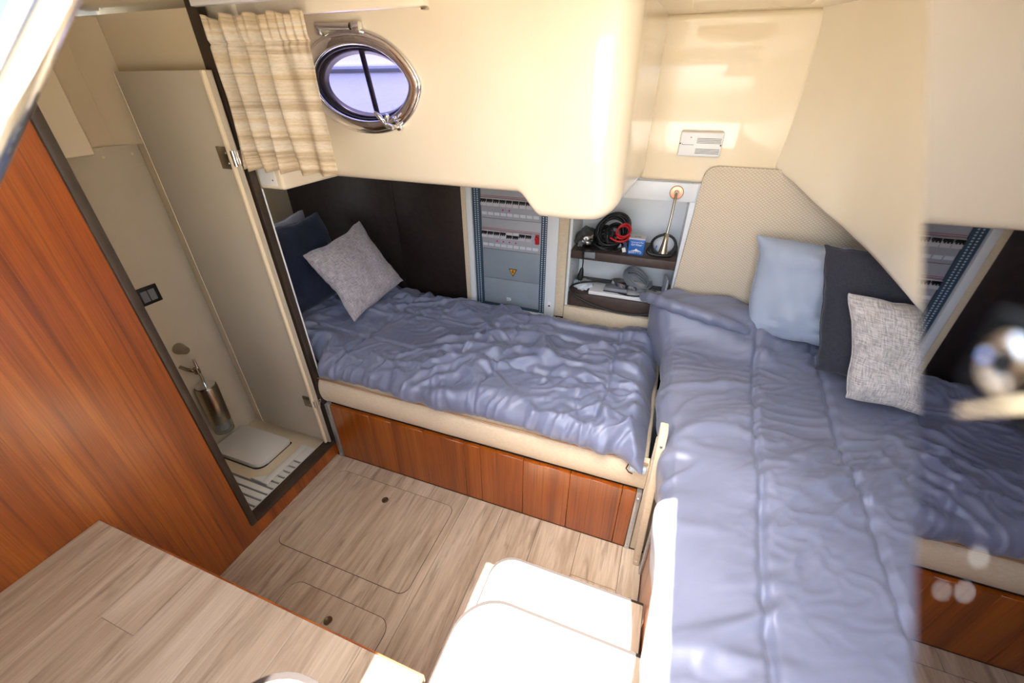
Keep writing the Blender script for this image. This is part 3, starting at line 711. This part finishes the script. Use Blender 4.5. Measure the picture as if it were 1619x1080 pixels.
fin('pad', b, 'quilt', hd, 'auto')

# ================================================================== ELECTRICAL CABINET
ec = thing('electrical_cabinet', (-.79, 2.12, .58), 'grey electrical breaker cabinet with white frame set into the wall above the far bunk', 'electrical cabinet')
b = bmesh.new(); abox(b, (-1.051, -1.019), (2.088, 2.18), (.565, 1.33), .003); abox(b, (-.583, -.521), (2.088, 2.18), (.565, 1.33), .003); abox(b, (-1.0185, -.5835), (2.17, 2.19), (.565, 1.33))
abox(b, (-1.0185, -.5835), (2.09, 2.168), (.565, .588), .002)
fin('frame', b, 'white', ec, 'auto')
for (x0, x1) in ((-1.018, -.970), (-.620, -.584)):
    s_ = bx('perforated_strip', (x0, x1), (2.104, 2.112), (.59, 1.33), 'perf', ec, .001)
    b = bmesh.new(); nz = 62
    for k in range(nz):
        z = .60+k*.0117
        for xx in ((x0+x1)/2-.008, (x0+x1)/2+.008): abox(b, (xx-.0032, xx+.0032), (2.1030, 2.1038), (z, z+.0062))
    d_ = fin('slot_holes', b, 'dot', s_); d_['kind'] = 'stuff'
bx('lower_rail', (-.969, -.621), (2.104, 2.112), (.589, .605), 'perf', ec, .001)
zs = [(1.124, 1.33, 'panelb'), (.950, 1.1225, 'panelb'), (.772, .9485, 'panelg'), (.607, .7705, 'panelg')]
for (z0, z1, mm) in zs: bx('cover_plate', (-.9685, -.6215), (2.107, 2.114), (z0, z1), mm, ec, .001)
def breakers(zc, flip, marks, n_=9):
    b = bmesh.new(); abox(b, (-.966, -.628), (2.1055, 2.1072), (zc+.021, zc+.0235)); abox(b, (-.966, -.628), (2.1055, 2.1072), (zc+.029, zc+.031)); fin('marking_line', b, 'redline', ec)
    for i in range(n_):
        x0 = -.966+i*.0372
        if i == 8 and flip: continue
        br = bx('breaker', (x0, x0+.0355), (2.097, 2.1068), (zc-.022, zc+.018), 'brk', ec, .001)
        bmm = bmesh.new()
        up = (.004 if not (flip and i in (4, 5)) else -.008)
        abox(bmm, (x0+.0015, x0+.034), (2.0925, 2.0968), (zc+up-.001, zc+up+.011))
        for q_ in range(3): abox(bmm, (x0+.004+.011*q_, x0+.009+.011*q_), (2.087, 2.0925), (zc+up-.006, zc+up+.005))
        fin('toggle', bmm, 'black', br)
    for i in marks:
        b = bmesh.new(); lathe(b, (-.966+i*.0372+.015, 2.1068, zc-.041), (0, -1, 0), [(0, .005), (.0015, .005), (.0015, 0)], 10); fin('indicator', b, 'pink', ec)
    for i in range(9):
        x0 = -.964+i*.0372; b = bmesh.new(); abox(b, (x0, x0+.031), (2.1062, 2.1069), (zc-.072, zc-.056)); fin('label_strip', b, 'label', ec)
breakers(1.212, False, (3, 4)); breakers(1.038, True, (2, 3, 4, 5))
b = bmesh.new(); abox(b, (-.650, -.629), (2.094, 2.1068), (.995+.012, 1.056), .002); lathe(b, (-.6395, 2.094, 1.040), (0, -1, 0), [(0, .012), (.012, .010), (.013, 0)], 14); fin('main_switch', b, 'red', ec, 'auto')
# warning triangle pointing down with a bolt
cxw, czw = -.782, .826
b = bmesh.new(); prism(b, [(cxw-.026, czw+.017), (cxw+.026, czw+.017), (cxw, czw-.030)], 1, 2.1052, 2.1068); ws = fin('warning_sign', b, 'black', ec)
b = bmesh.new(); prism(b, [(cxw-.020, czw+.0135), (cxw+.020, czw+.0135), (cxw, czw-.023)], 1, 2.1044, 2.1051); fin('sign_face', b, 'yellow', ws)
b = bmesh.new(); prism(b, [(cxw-.003, czw+.011), (cxw+.003, czw+.011), (cxw-.001, czw+.002), (cxw+.006, czw+.002), (cxw, czw-.016), (cxw+.0005, czw-.003), (cxw-.006, czw-.003)], 1, 2.1036, 2.1043); fin('bolt_symbol', b, 'black', ws)
b = bmesh.new(); abox(b, (-.822, -.796), (2.1058, 2.1068), (.637, .656)); st = fin('sticker', b, 'wht', ec)
text('sticker_text', 'AC', (-.809, 2.1052, .6465), (1, 0, 0), (0, 0, 1), .018, 'black', st)
for zz in (.665, 1.19):
    b = bmesh.new(); prism(b, [(-.551+.011*math.cos(2*PI*k/20), zz+.021*math.sin(2*PI*k/20)) for k in range(20)], 1, 2.0835, 2.0878, .0015); lk = fin('lock_cover', b, 'wht', ec, 'auto')
    bx('keyhole', (-.556, -.546), (2.0822, 2.0834), (zz-.012, zz-.003), 'black', lk, 0)

# ================================================================== STORAGE NICHE
nc = thing('storage_niche', (-.19, 2.2, .67), 'open white storage niche with two dark brown shelves beside the breaker cabinet', 'shelf')
bx('back', (-.465, .097), (2.365, 2.38), (.62, 1.372), 'white', nc, 0)
bx('side', (-.4665, -.452), (2.106, 2.364), (.62, 1.372), 'white', nc, .001)
sd_ = bx('side', (.080, .135), (2.096, 2.364), (.62, 1.372), 'white', nc, .001)
bx('header', (-.47, .103), (2.083, 2.105), (1.290, 1.371), 'white', nc, .003)
bx('shelf', (-.451, .079), (2.100, 2.363), (.955, 1.000), 'shelfw', nc, .002)
bx('lower_box', (-.451, .079), (2.104, 2.363), (.674, .752), 'shelfw', nc, .002)
b = bmesh.new(); abox(b, (-.437, -.4345), (2.1032, 2.1039), (.675, .751)); fin('joint', b, 'black', nc)
b = bmesh.new(); abox(b, (.0595, .062), (2.1032, 2.1039), (.675, .751)); fin('joint', b, 'black', nc)
for (yy, zz) in ((2.16, .90), (2.2, .84)):
    b = bmesh.new(); lathe(b, (-.4518, yy, zz), (1, 0, 0), [(0, .003), (.001, .003), (.001, 0)], 8); fin('screw_hole', b, 'dark', nc)

def coil(bm, c, rx, ry, turns, r_, seed, tilt=(0, 0, 1), rise=.006, mi=0, jit=.012):
    random.seed(seed); pts = []; n_ = 22; a = Vector(tilt).normalized(); s = a.orthogonal().normalized(); t = a.cross(s)
    for k in range(turns):
        jx, jy, jr = random.uniform(-jit, jit), random.uniform(-jit, jit), random.uniform(.86, 1.08)
        for i in range(n_):
            th = 2*PI*i/n_; pts.append(Vector(c)+s*(rx*jr*math.cos(th)+jx)+t*(ry*jr*math.sin(th)+jy)+a*(rise*(k+i/n_)+.004*math.sin(3*th+k)))
    tube(bm, spline(pts[::2], 3), r_, 6, mi=mi)
# upper shelf things
bg_ = thing('plastic_bag', (-.395, 2.17, 1.0), 'crumpled clear plastic bag at the left end of the upper shelf', 'bag')
b = bmesh.new(); bmesh.ops.create_icosphere(b, subdivisions=4, radius=1)
for v in b.verts:
    p = v.co.copy(); n_ = 1+.22*noise.noise(p*2.2)+.12*noise.noise(p*5.5)
    v.co = Vector((-.385+.064*p.x*n_, 2.175+.058*p.y*n_, 1.0415+.040*max(-1, p.z)*n_+(.03*max(0, p.z)**3)))
    v.co.z = max(1.001, v.co.z)
fin('film', b, 'bag', bg_, True)
b = bmesh.new(); bmesh.ops.create_icosphere(b, subdivisions=3, radius=.024)
for v in b.verts: v.co = Vector((-.378+v.co.x, 2.17+v.co.y, 1.0262+v.co.z))
fin('steel_ball', b, 'chrome', bg_, True)
b = bmesh.new(); abox(b, (-.43, -.405), (2.16, 2.2), (1.002, 1.02), .004); fin('white_part', b, 'wht', bg_, 'auto')
cc = thing('jumper_cable', (-.25, 2.2, 1.0), 'tangled black cable with red clamps heaped in the middle of the upper shelf', 'cable')
b = bmesh.new(); coil(b, (-.27, 2.25, 1.075), .085, .07, 7, .0065, 3, (.15, -.9, .45), .010); coil(b, (-.29, 2.20, 1.02), .07, .05, 5, .0055, 9, (.1, -.5, .85), .007); coil(b, (-.255, 2.21, 1.065), .05, .045, 5, .006, 21, (.5, -.7, .4), .008); coil(b, (-.30, 2.23, 1.05), .06, .04, 4, .006, 22, (-.4, -.8, .3), .008); fin('black_lead', b, 'rubber', cc, True)
b = bmesh.new(); coil(b, (-.205, 2.17, 1.105), .032, .028, 3, .005, 5, (.3, -.9, .3), .008, jit=.006); tube(b, spline([(-.26, 2.14, 1.075), (-.22, 2.13, 1.062), (-.18, 2.14, 1.068), (-.165, 2.16, 1.09)], 5), .0055, 6); fin('red_lead', b, 'red', cc, True)
b = bmesh.new(); coil(b, (-.225, 2.17, 1.02), .034, .03, 2, .003, 8, (.1, -.7, .6), .006, jit=.004); fin('thin_lead', b, 'rubber', cc, True)
pt = thing('small_parts_bag', (-.215, 2.2, 1.0), 'small white and grey packet under the cable tangle', 'packet')
b = bmesh.new(); bmesh.ops.create_icosphere(b, subdivisions=3, radius=1)
for v in b.verts:
    p = v.co.copy(); n_ = 1+.2*noise.noise(p*3); v.co = Vector((-.22+.034*p.x*n_, 2.235+.03*p.y*n_, max(1.001, 1.018+.022*p.z*n_)))
fin('packet', b, 'paper', pt, True)
nb_ = thing('navy_packet', (-.175, 2.18, 1.0), 'folded navy and white wrapper leaning on the blue oil filter box', 'packet')
b = bmesh.new(); obox(b, (-.177, 2.175, 1.030), (1, 0, .3), (0, 1, 0), (-.3, 0, 1), (.008, .028, .028)); fin('wrapper', b, 'navyb', nb_)
b = bmesh.new(); obox(b, (-.184, 2.146, 1.016), (1, 0, .3), (0, 1, 0), (-.3, 0, 1), (.009, .001, .012)); fin('white_patch', b, 'wht', nb_)
ob = thing('oil_filter_box', (-.12, 2.17, 1.0), 'bright blue oil filter carton with white top on the upper shelf', 'box')
bx('carton', (-.163, -.085), (2.135, 2.210), (1.0005, 1.080), 'bluebox', ob, .001)
bx('top_flap', (-.164, -.084), (2.134, 2.211), (1.0802, 1.0860), 'boxtop', ob, .001)
text('print', 'Performance Plus', (-.122, 2.1342, 1.066), (1, 0, 0), (0, 0, 1), .0085, 'wht', ob)
text('print', 'Oil Filter', (-.124, 2.1342, 1.053), (1, 0, 0), (0, 0, 1), .0150, 'wht', ob)
text('print', 'SARITTO', (-.126, 2.1342, 1.013), (1, 0, 0), (0, 0, 1), .0160, 'wht', ob)
b = bmesh.new(); prism(b, [(-.150, 1.021), (-.096, 1.021), (-.112, 1.026), (-.124, 1.034), (-.130, 1.026)], 1, 2.1338, 2.1346); fin('peak_logo', b, 'wht', ob)
text('print', 'FILTER', (-.124, 2.16, 1.0863), (1, 0, 0), (0, 1, 0), .012, 'dark', ob)
mk = thing('respirator_mask', (0, 2.2, 1.0), 'white dust mask with black head strap at the right end of the upper shelf', 'mask')
b = bmesh.new(); bmesh.ops.create_icosphere(b, subdivisions=4, radius=1)
for v in b.verts:
    p = v.co; s = 1+.08*p.z; v.co = Vector((.004+.050*p.x*s, 2.19+.034*p.y, 1.054+.045*p.z-(.012 if p.z < -.5 else 0)*0))
fin('shell', b, 'mask', mk, True)
b = bmesh.new(); tube(b, [(.004+.058*math.cos(a_), 2.165+.006*math.sin(2*a_), 1.056+.054*math.sin(a_)) for a_ in [2*PI*k/30 for k in range(30)]], .0065, 8, closed=True)
tube(b, spline([(-.055, 2.17, 1.045), (-.066, 2.15, 1.02), (-.04, 2.145, 1.010), (.0, 2.142, 1.011), (.045, 2.15, 1.012), (.064, 2.17, 1.03)], 5), .009, 8); fin('strap', b, 'rubber', mk, True)
b = bmesh.new(); lathe(b, (.0, 2.160, 1.11), (0, -.6, .8), [(0, .008), (.008, .007), (.008, 0)], 12); fin('valve_knob', b, 'black', mk, 'auto')
for (xx, zz) in ((-.028, 1.048), (-.031, 1.036)):
    b = bmesh.new(); abox(b, (xx-.002, xx+.003), (2.1535, 2.162), (zz-.004, zz+.005)); fin('blue_mark', b, 'bluebox', mk)
pl = thing('mains_plug', (-.39, 2.1, .85), 'black mains plug hanging from a grey adapter over the edge of the upper shelf', 'cord')
bx('adapter', (-.375, -.318), (2.080, 2.0985), (.972, 1.005), 'greycab', pl, .004)
b = bmesh.new(); tube(b, spline([(-.34, 2.0945, 1.010), (-.37, 2.09, 1.012), (-.385, 2.088, .995), (-.379, 2.088, .95), (-.381, 2.09, .90)], 8), .0035, 8); tube(b, spline([(-.40, 2.12, 1.006), (-.385, 2.085, 1.004), (-.35, 2.085, 1.010), (-.33, 2.11, 1.006)], 6), .0035, 6); fin('cord', b, 'rubber', pl, True)
b = bmesh.new(); tube(b, [(-.381, 2.087, .912), (-.383, 2.086, .89), (-.386, 2.085, .866), (-.388, 2.085, .846)], [.007, .012, .0165, .015], 12); fin('plug_body', b, 'black', pl, 'auto')
b = bmesh.new()
for dx in (-.006, .005): abox(b, (-.389+dx, -.387+dx), (2.082, 2.088), (.826, .846))
fin('prong', b, 'chrome', pl)
# lower shelf things
pb = thing('white_binder_board', (-.2, 2.2, .7525), 'long white flat box lying on the lower shelf under the cables', 'box')
b = bmesh.new(); abox(b, (-.34, .045), (2.118, 2.25), (.7525, .772), .003); fin('board', b, 'wht', pb, 'auto')
pp = thing('crumpled_bag', (-.38, 2.2, .7525), 'crumpled white bag at the left of the lower shelf', 'bag')
b = bmesh.new(); bmesh.ops.create_icosphere(b, subdivisions=4, radius=1)
for v in b.verts:
    p = v.co.copy(); n_ = 1+.3*noise.noise(p*2.6)+.16*noise.noise(p*6); v.co = Vector((-.385+.056*p.x*n_, 2.195+.06*p.y*n_, max(.7526, .772+.022*p.z*n_)))
fin('bag', b, 'paper', pp, True)
bc = thing('black_cable', (-.2, 2.13, .75), 'black cable looping off the lower shelf and sagging in front of the box', 'cable')
b = bmesh.new(); tube(b, spline([(-.23, 2.22, .800), (-.30, 2.20, .800), (-.39, 2.16, .797), (-.437, 2.12, .785), (-.435, 2.092, .765), (-.40, 2.092, .738), (-.31, 2.090, .706), (-.20, 2.088, .686), (-.09, 2.088, .684), (.0, 2.09, .703), (.04, 2.10, .728), (.045, 2.11, .762), (.0, 2.14, .778)], 8), .0055, 8); fin('lead', b, 'rubber', bc, True)
b = bmesh.new(); tube(b, [(-.235, 2.22, .801), (-.215, 2.218, .803)], .011, 8); tube(b, [(-.055, 2.125, .787), (-.022, 2.118, .778)], .006, 8); fin('connector', b, 'black', bc, True)
ad = thing('power_adapter', (-.22, 2.2, .772), 'grey and black power adapter on the white flat box', 'adapter')
b = bmesh.new(); abox(b, (-.26, -.135), (2.135, 2.205), (.7735, .797), .006, 3); fin('case', b, 'greycab', ad, 'auto')
b = bmesh.new(); abox(b, (-.262, -.133), (2.1335, 2.1345), (.776, .781)); tube(b, spline([(-.18, 2.128, .780), (-.14, 2.122, .777), (-.09, 2.124, .777), (-.05, 2.14, .778)], 5), .0038, 6); fin('lead', b, 'rubber', ad)
gc = thing('grey_cable_coil', (-.1, 2.2, .78), 'coil of grey cable with steel hoop on the right of the lower shelf', 'cable')
b = bmesh.new(); coil(b, (-.105, 2.225, .812), .055, .085, 6, .005, 12, (.25, -.25, .95), .0075, jit=.005); fin('coil', b, 'greycab', gc, True)
b = bmesh.new()
grid(b, 24, 2, lambda u_, v_: Vector((-.13+.10*math.cos(2*PI*u_)+0, 2.185+.042*math.sin(2*PI*u_), .801+.022*v_-.09*(.10*math.cos(2*PI*u_)))))
fin('steel_hoop', b, 'chrome', gc, True)
b = bmesh.new(); tube(b, [(-.018, 2.20, .800), (.012, 2.195, .795)], .007, 8); fin('connector', b, 'black', gc)
bk_ = thing('white_booklet', (.055, 2.2, .77), 'small white booklet standing at the right side of the lower shelf', 'booklet')
b = bmesh.new(); obox(b, (.052, 2.26, .805), (1, .2, 0), (-.2, 1, 0), (0, 0, 1), (.004, .045, .050)); fin('pages', b, 'paper', bk_)
gp = thing('dark_glove', (.07, 2.15, .8), 'thin dark folded pouch against the right side of the lower shelf', 'pouch')
b = bmesh.new(); abox(b, (.066, .078), (2.11, 2.15), (.7525, .86), .003, 2); fin('pouch', b, 'shelfw', gp, 'auto')

# ================================================================== READING LAMP, DETECTOR
rl = thing('reading_lamp', (.016, 2.083, 1.33), 'brushed steel gooseneck reading lamp with copper reflection coloured into its silver base above the storage niche', 'lamp')
b = bmesh.new(); lathe(b, (.016, 2.0828, 1.330), (0, -1, 0), [(0, .030), (.004, .030), (.007, .027), (.008, .012), (.008, 0)], 30); fin('base_plate', b, 'orange', rl, 'auto')
b = bmesh.new(); lathe(b, (.016, 2.0745, 1.330), (0, -1, -.1), [(0, .012), (.014, .010), (.02, .006), (.02, 0)], 18); fin('swivel', b, 'chrome', rl, 'auto')
gp_ = spline([(.016, 2.060, 1.330), (.015, 2.035, 1.315), (.013, 2.005, 1.24), (.009, 1.985, 1.165)], 8)
b = bmesh.new(); tube(b, gp_, .0058, 10); fin('gooseneck', b, 'steel', rl, True)
b = bmesh.new(); lathe(b, (.009, 1.985, 1.168), (-.03, -.22, -1), [(0, .006), (.004, .0095), (.045, .013), (.088, .0205), (.090, .018), (.07, .012), (.07, 0)], 24); fin('lamp_head', b, 'steel', rl, 'auto')
dt = thing('gas_detector', (.07, 2.094, 1.53), 'white slotted gas alarm unit on the cream recess panel', 'alarm')
bx('case', (-.013, .155), (2.058, 2.0945), (1.484, 1.578), 'wht', dt, .006, 3)
for k in range(4):
    for zb_ in (1.553, 1.513): bx('vent_slot', (.055, .148), (2.0572, 2.0581), (zb_-k*.0055, zb_-k*.0055+.0018), 'black', dt, 0)
b = bmesh.new(); abox(b, (-.002, .045), (2.0572, 2.0581), (1.5285, 1.5298)); abox(b, (-.002, -.0008), (2.0572, 2.0581), (1.5285, 1.536)); fin('seam_line', b, 'dark', dt)
b = bmesh.new(); lathe(b, (.030, 2.0579, 1.557), (0, -1, 0), [(0, .0022), (.001, .0018), (.001, 0)], 10); lathe(b, (-.009, 2.0579, 1.533), (0, -1, 0), [(0, .003), (.001, .002), (.001, 0)], 10); lathe(b, (.149, 2.0579, 1.530), (0, -1, 0), [(0, .003), (.001, .002), (.001, 0)], 10); fin('screw', b, 'black', dt)

# ================================================================== WORKTOP, STEPS
wt = thing('worktop', (-.9, 0, 0), 'laminate worktop with planked surface against the teak bulkhead at lower left', 'worktop')
cs = [-1.4865, -1.35, -1.167, -1.043, -.86, -.68, -.50, -.333]
for i in range(7):
    for a, c in (((-.295, .126), (.126, .302)) if i == 2 else ((-.295, .302),)): bx('plank', (cs[i]+.0003, cs[i+1]-.0003), (a+.0003, c-.0003), (.585, .6005), 'lamc', wt, .0004, 1)
bx('edge_band', (-1.4865, -.333), (.3023, .3060), (.570, .6005), 'teak', wt, .0005, 1)
bx('cabinet_body', (-1.4865, -.345), (-.295, .290), (0, .5845), 'teak', wt, .002)
stp = thing('companionway_steps', (-.1, .5, 0), 'sunlit companionway steps with rounded corner treads descending to the cabin floor', 'steps')
def tread(x0, x1, y0, y1, z, r_, th=.022):
    b = bmesh.new(); prism(b, rrect(x0, x1, y0, y1, r_, 10, rs=(.004, r_, .0, .0)), 2, z-th, z+.0006); t = fin('tread_board', b, 'rim', stp, 'auto')
    b = bmesh.new(); prism(b, rrect(x0+.005, x1-.002, y0, y1-.009, r_-.003, 10, rs=(.004, r_, .0, .0)), 2, z+.0002, z+.0012); fin('tread_top', b, 'lamc', t, 'auto')
tread(-.375, .163, .30, .842, .235, .085)
tread(-.352, .160, -.25, .578, .470, .125)
tread(-.500, .145, -.25, .146, .955, .10)
bx('riser', (-.34, .155), (.30, .81), (0, .212), 'teak', stp, .002)
bx('riser', (-.32, .15), (-.24, .54), (.2365, .447), 'teak', stp, .002)
bx('riser', (-.32, .12), (-.25, .10), (.4715, .932), 'teak', stp, .002)

# ================================================================== COMPANIONWAY DOORS close to the eye
md = thing('companionway_door', (.075, 0, 1.6), 'polished mirror-like companionway door edge on the right with black lock', 'door')
b = bmesh.new(); prism(b, [(.300, 1.8445), (.0, 1.5753), (-.10, 1.5753), (-.10, 1.965), (.30, 1.965)], 0, .070, .076, .0006); fin('polished_panel', b, 'mirror', md)
rk = Vector((0, .1535, .139)).normalized(); nk = Vector((0, -.139, .1535)).normalized()
lc = Vector((.0685, .0945, 1.7030))
b = bmesh.new(); obox(b, lc, (1, 0, 0), (0, 1, -.12), (0, .12, 1), (.0012, .0115, .0085)); lo = fin('lock_plate', b, 'mattblack', md)
b = bmesh.new(); lathe(b, lc+Vector((-.0013, .000, .001)), (-1, 0, 0), [(0, .0056), (.0018, .0056), (.0025, .0047), (.0018, .0036), (.001, .0034), (.001, 0)], 28); fin('lock_ring', b, 'chrome', lo, 'auto')
b = bmesh.new(); lathe(b, lc+Vector((-.0022, .000, .001)), (-1, 0, 0), [(0, .0029), (.001, .0026), (.001, 0)], 20); fin('lock_barrel', b, 'black', lo, 'auto')
b = bmesh.new(); tube(b, [(.066, .0965, 1.6905), (.066, .086, 1.7005), (.066, .070, 1.7150)], .0007, 8); fin('cream_bar', b, 'nook', md, True)  # thin cream bar slanting past the lock
for (yy, zz) in ((.0765, 1.6700), (.0768, 1.6570), (.0735, 1.6625)):
    b = bmesh.new(); lathe(b, (.0699, yy, zz), (-1, 0, 0), [(0, .00055), (.0001, .0004), (.0001, 0)], 10); fin('water_spot', b, 'wht', md)
ld = thing('companionway_windscreen', (-.45, .1, 1.7), 'blurred chrome framed windscreen edge crossing the top left corner', 'windscreen')
e0, e1 = Vector((-.472, .2809+.075, 1.808+.083)), Vector((-.472, .169-.16, 1.684-.177)); ed_ = (e1-e0).normalized()
pn = Vector((0, -ed_.z, ed_.y)); pn = pn if pn.y < 0 else -pn
b = bmesh.new(); tube(b, [e0+pn*.012, e1+pn*.012], .011, 16); fin('chrome_tube', b, 'chrome', ld, True)
wd = Vector((-.65, -.51, .55)).normalized(); wn = ed_.cross(wd).normalized(); mid = (e0+e1)/2
b = bmesh.new(); obox(b, mid+wd*.026, ed_, wd, wn, ((e1-e0).length/2, .005, .005)); fin('tan_strip', b, 'steel', ld)
b = bmesh.new(); obox(b, mid+wd*.087-ed_*.02, ed_, wd, wn, ((e1-e0).length/2, .055, .003)); fin('screen_panel', b, 'screen', ld)  # panel tilted so that it mirrors the sky
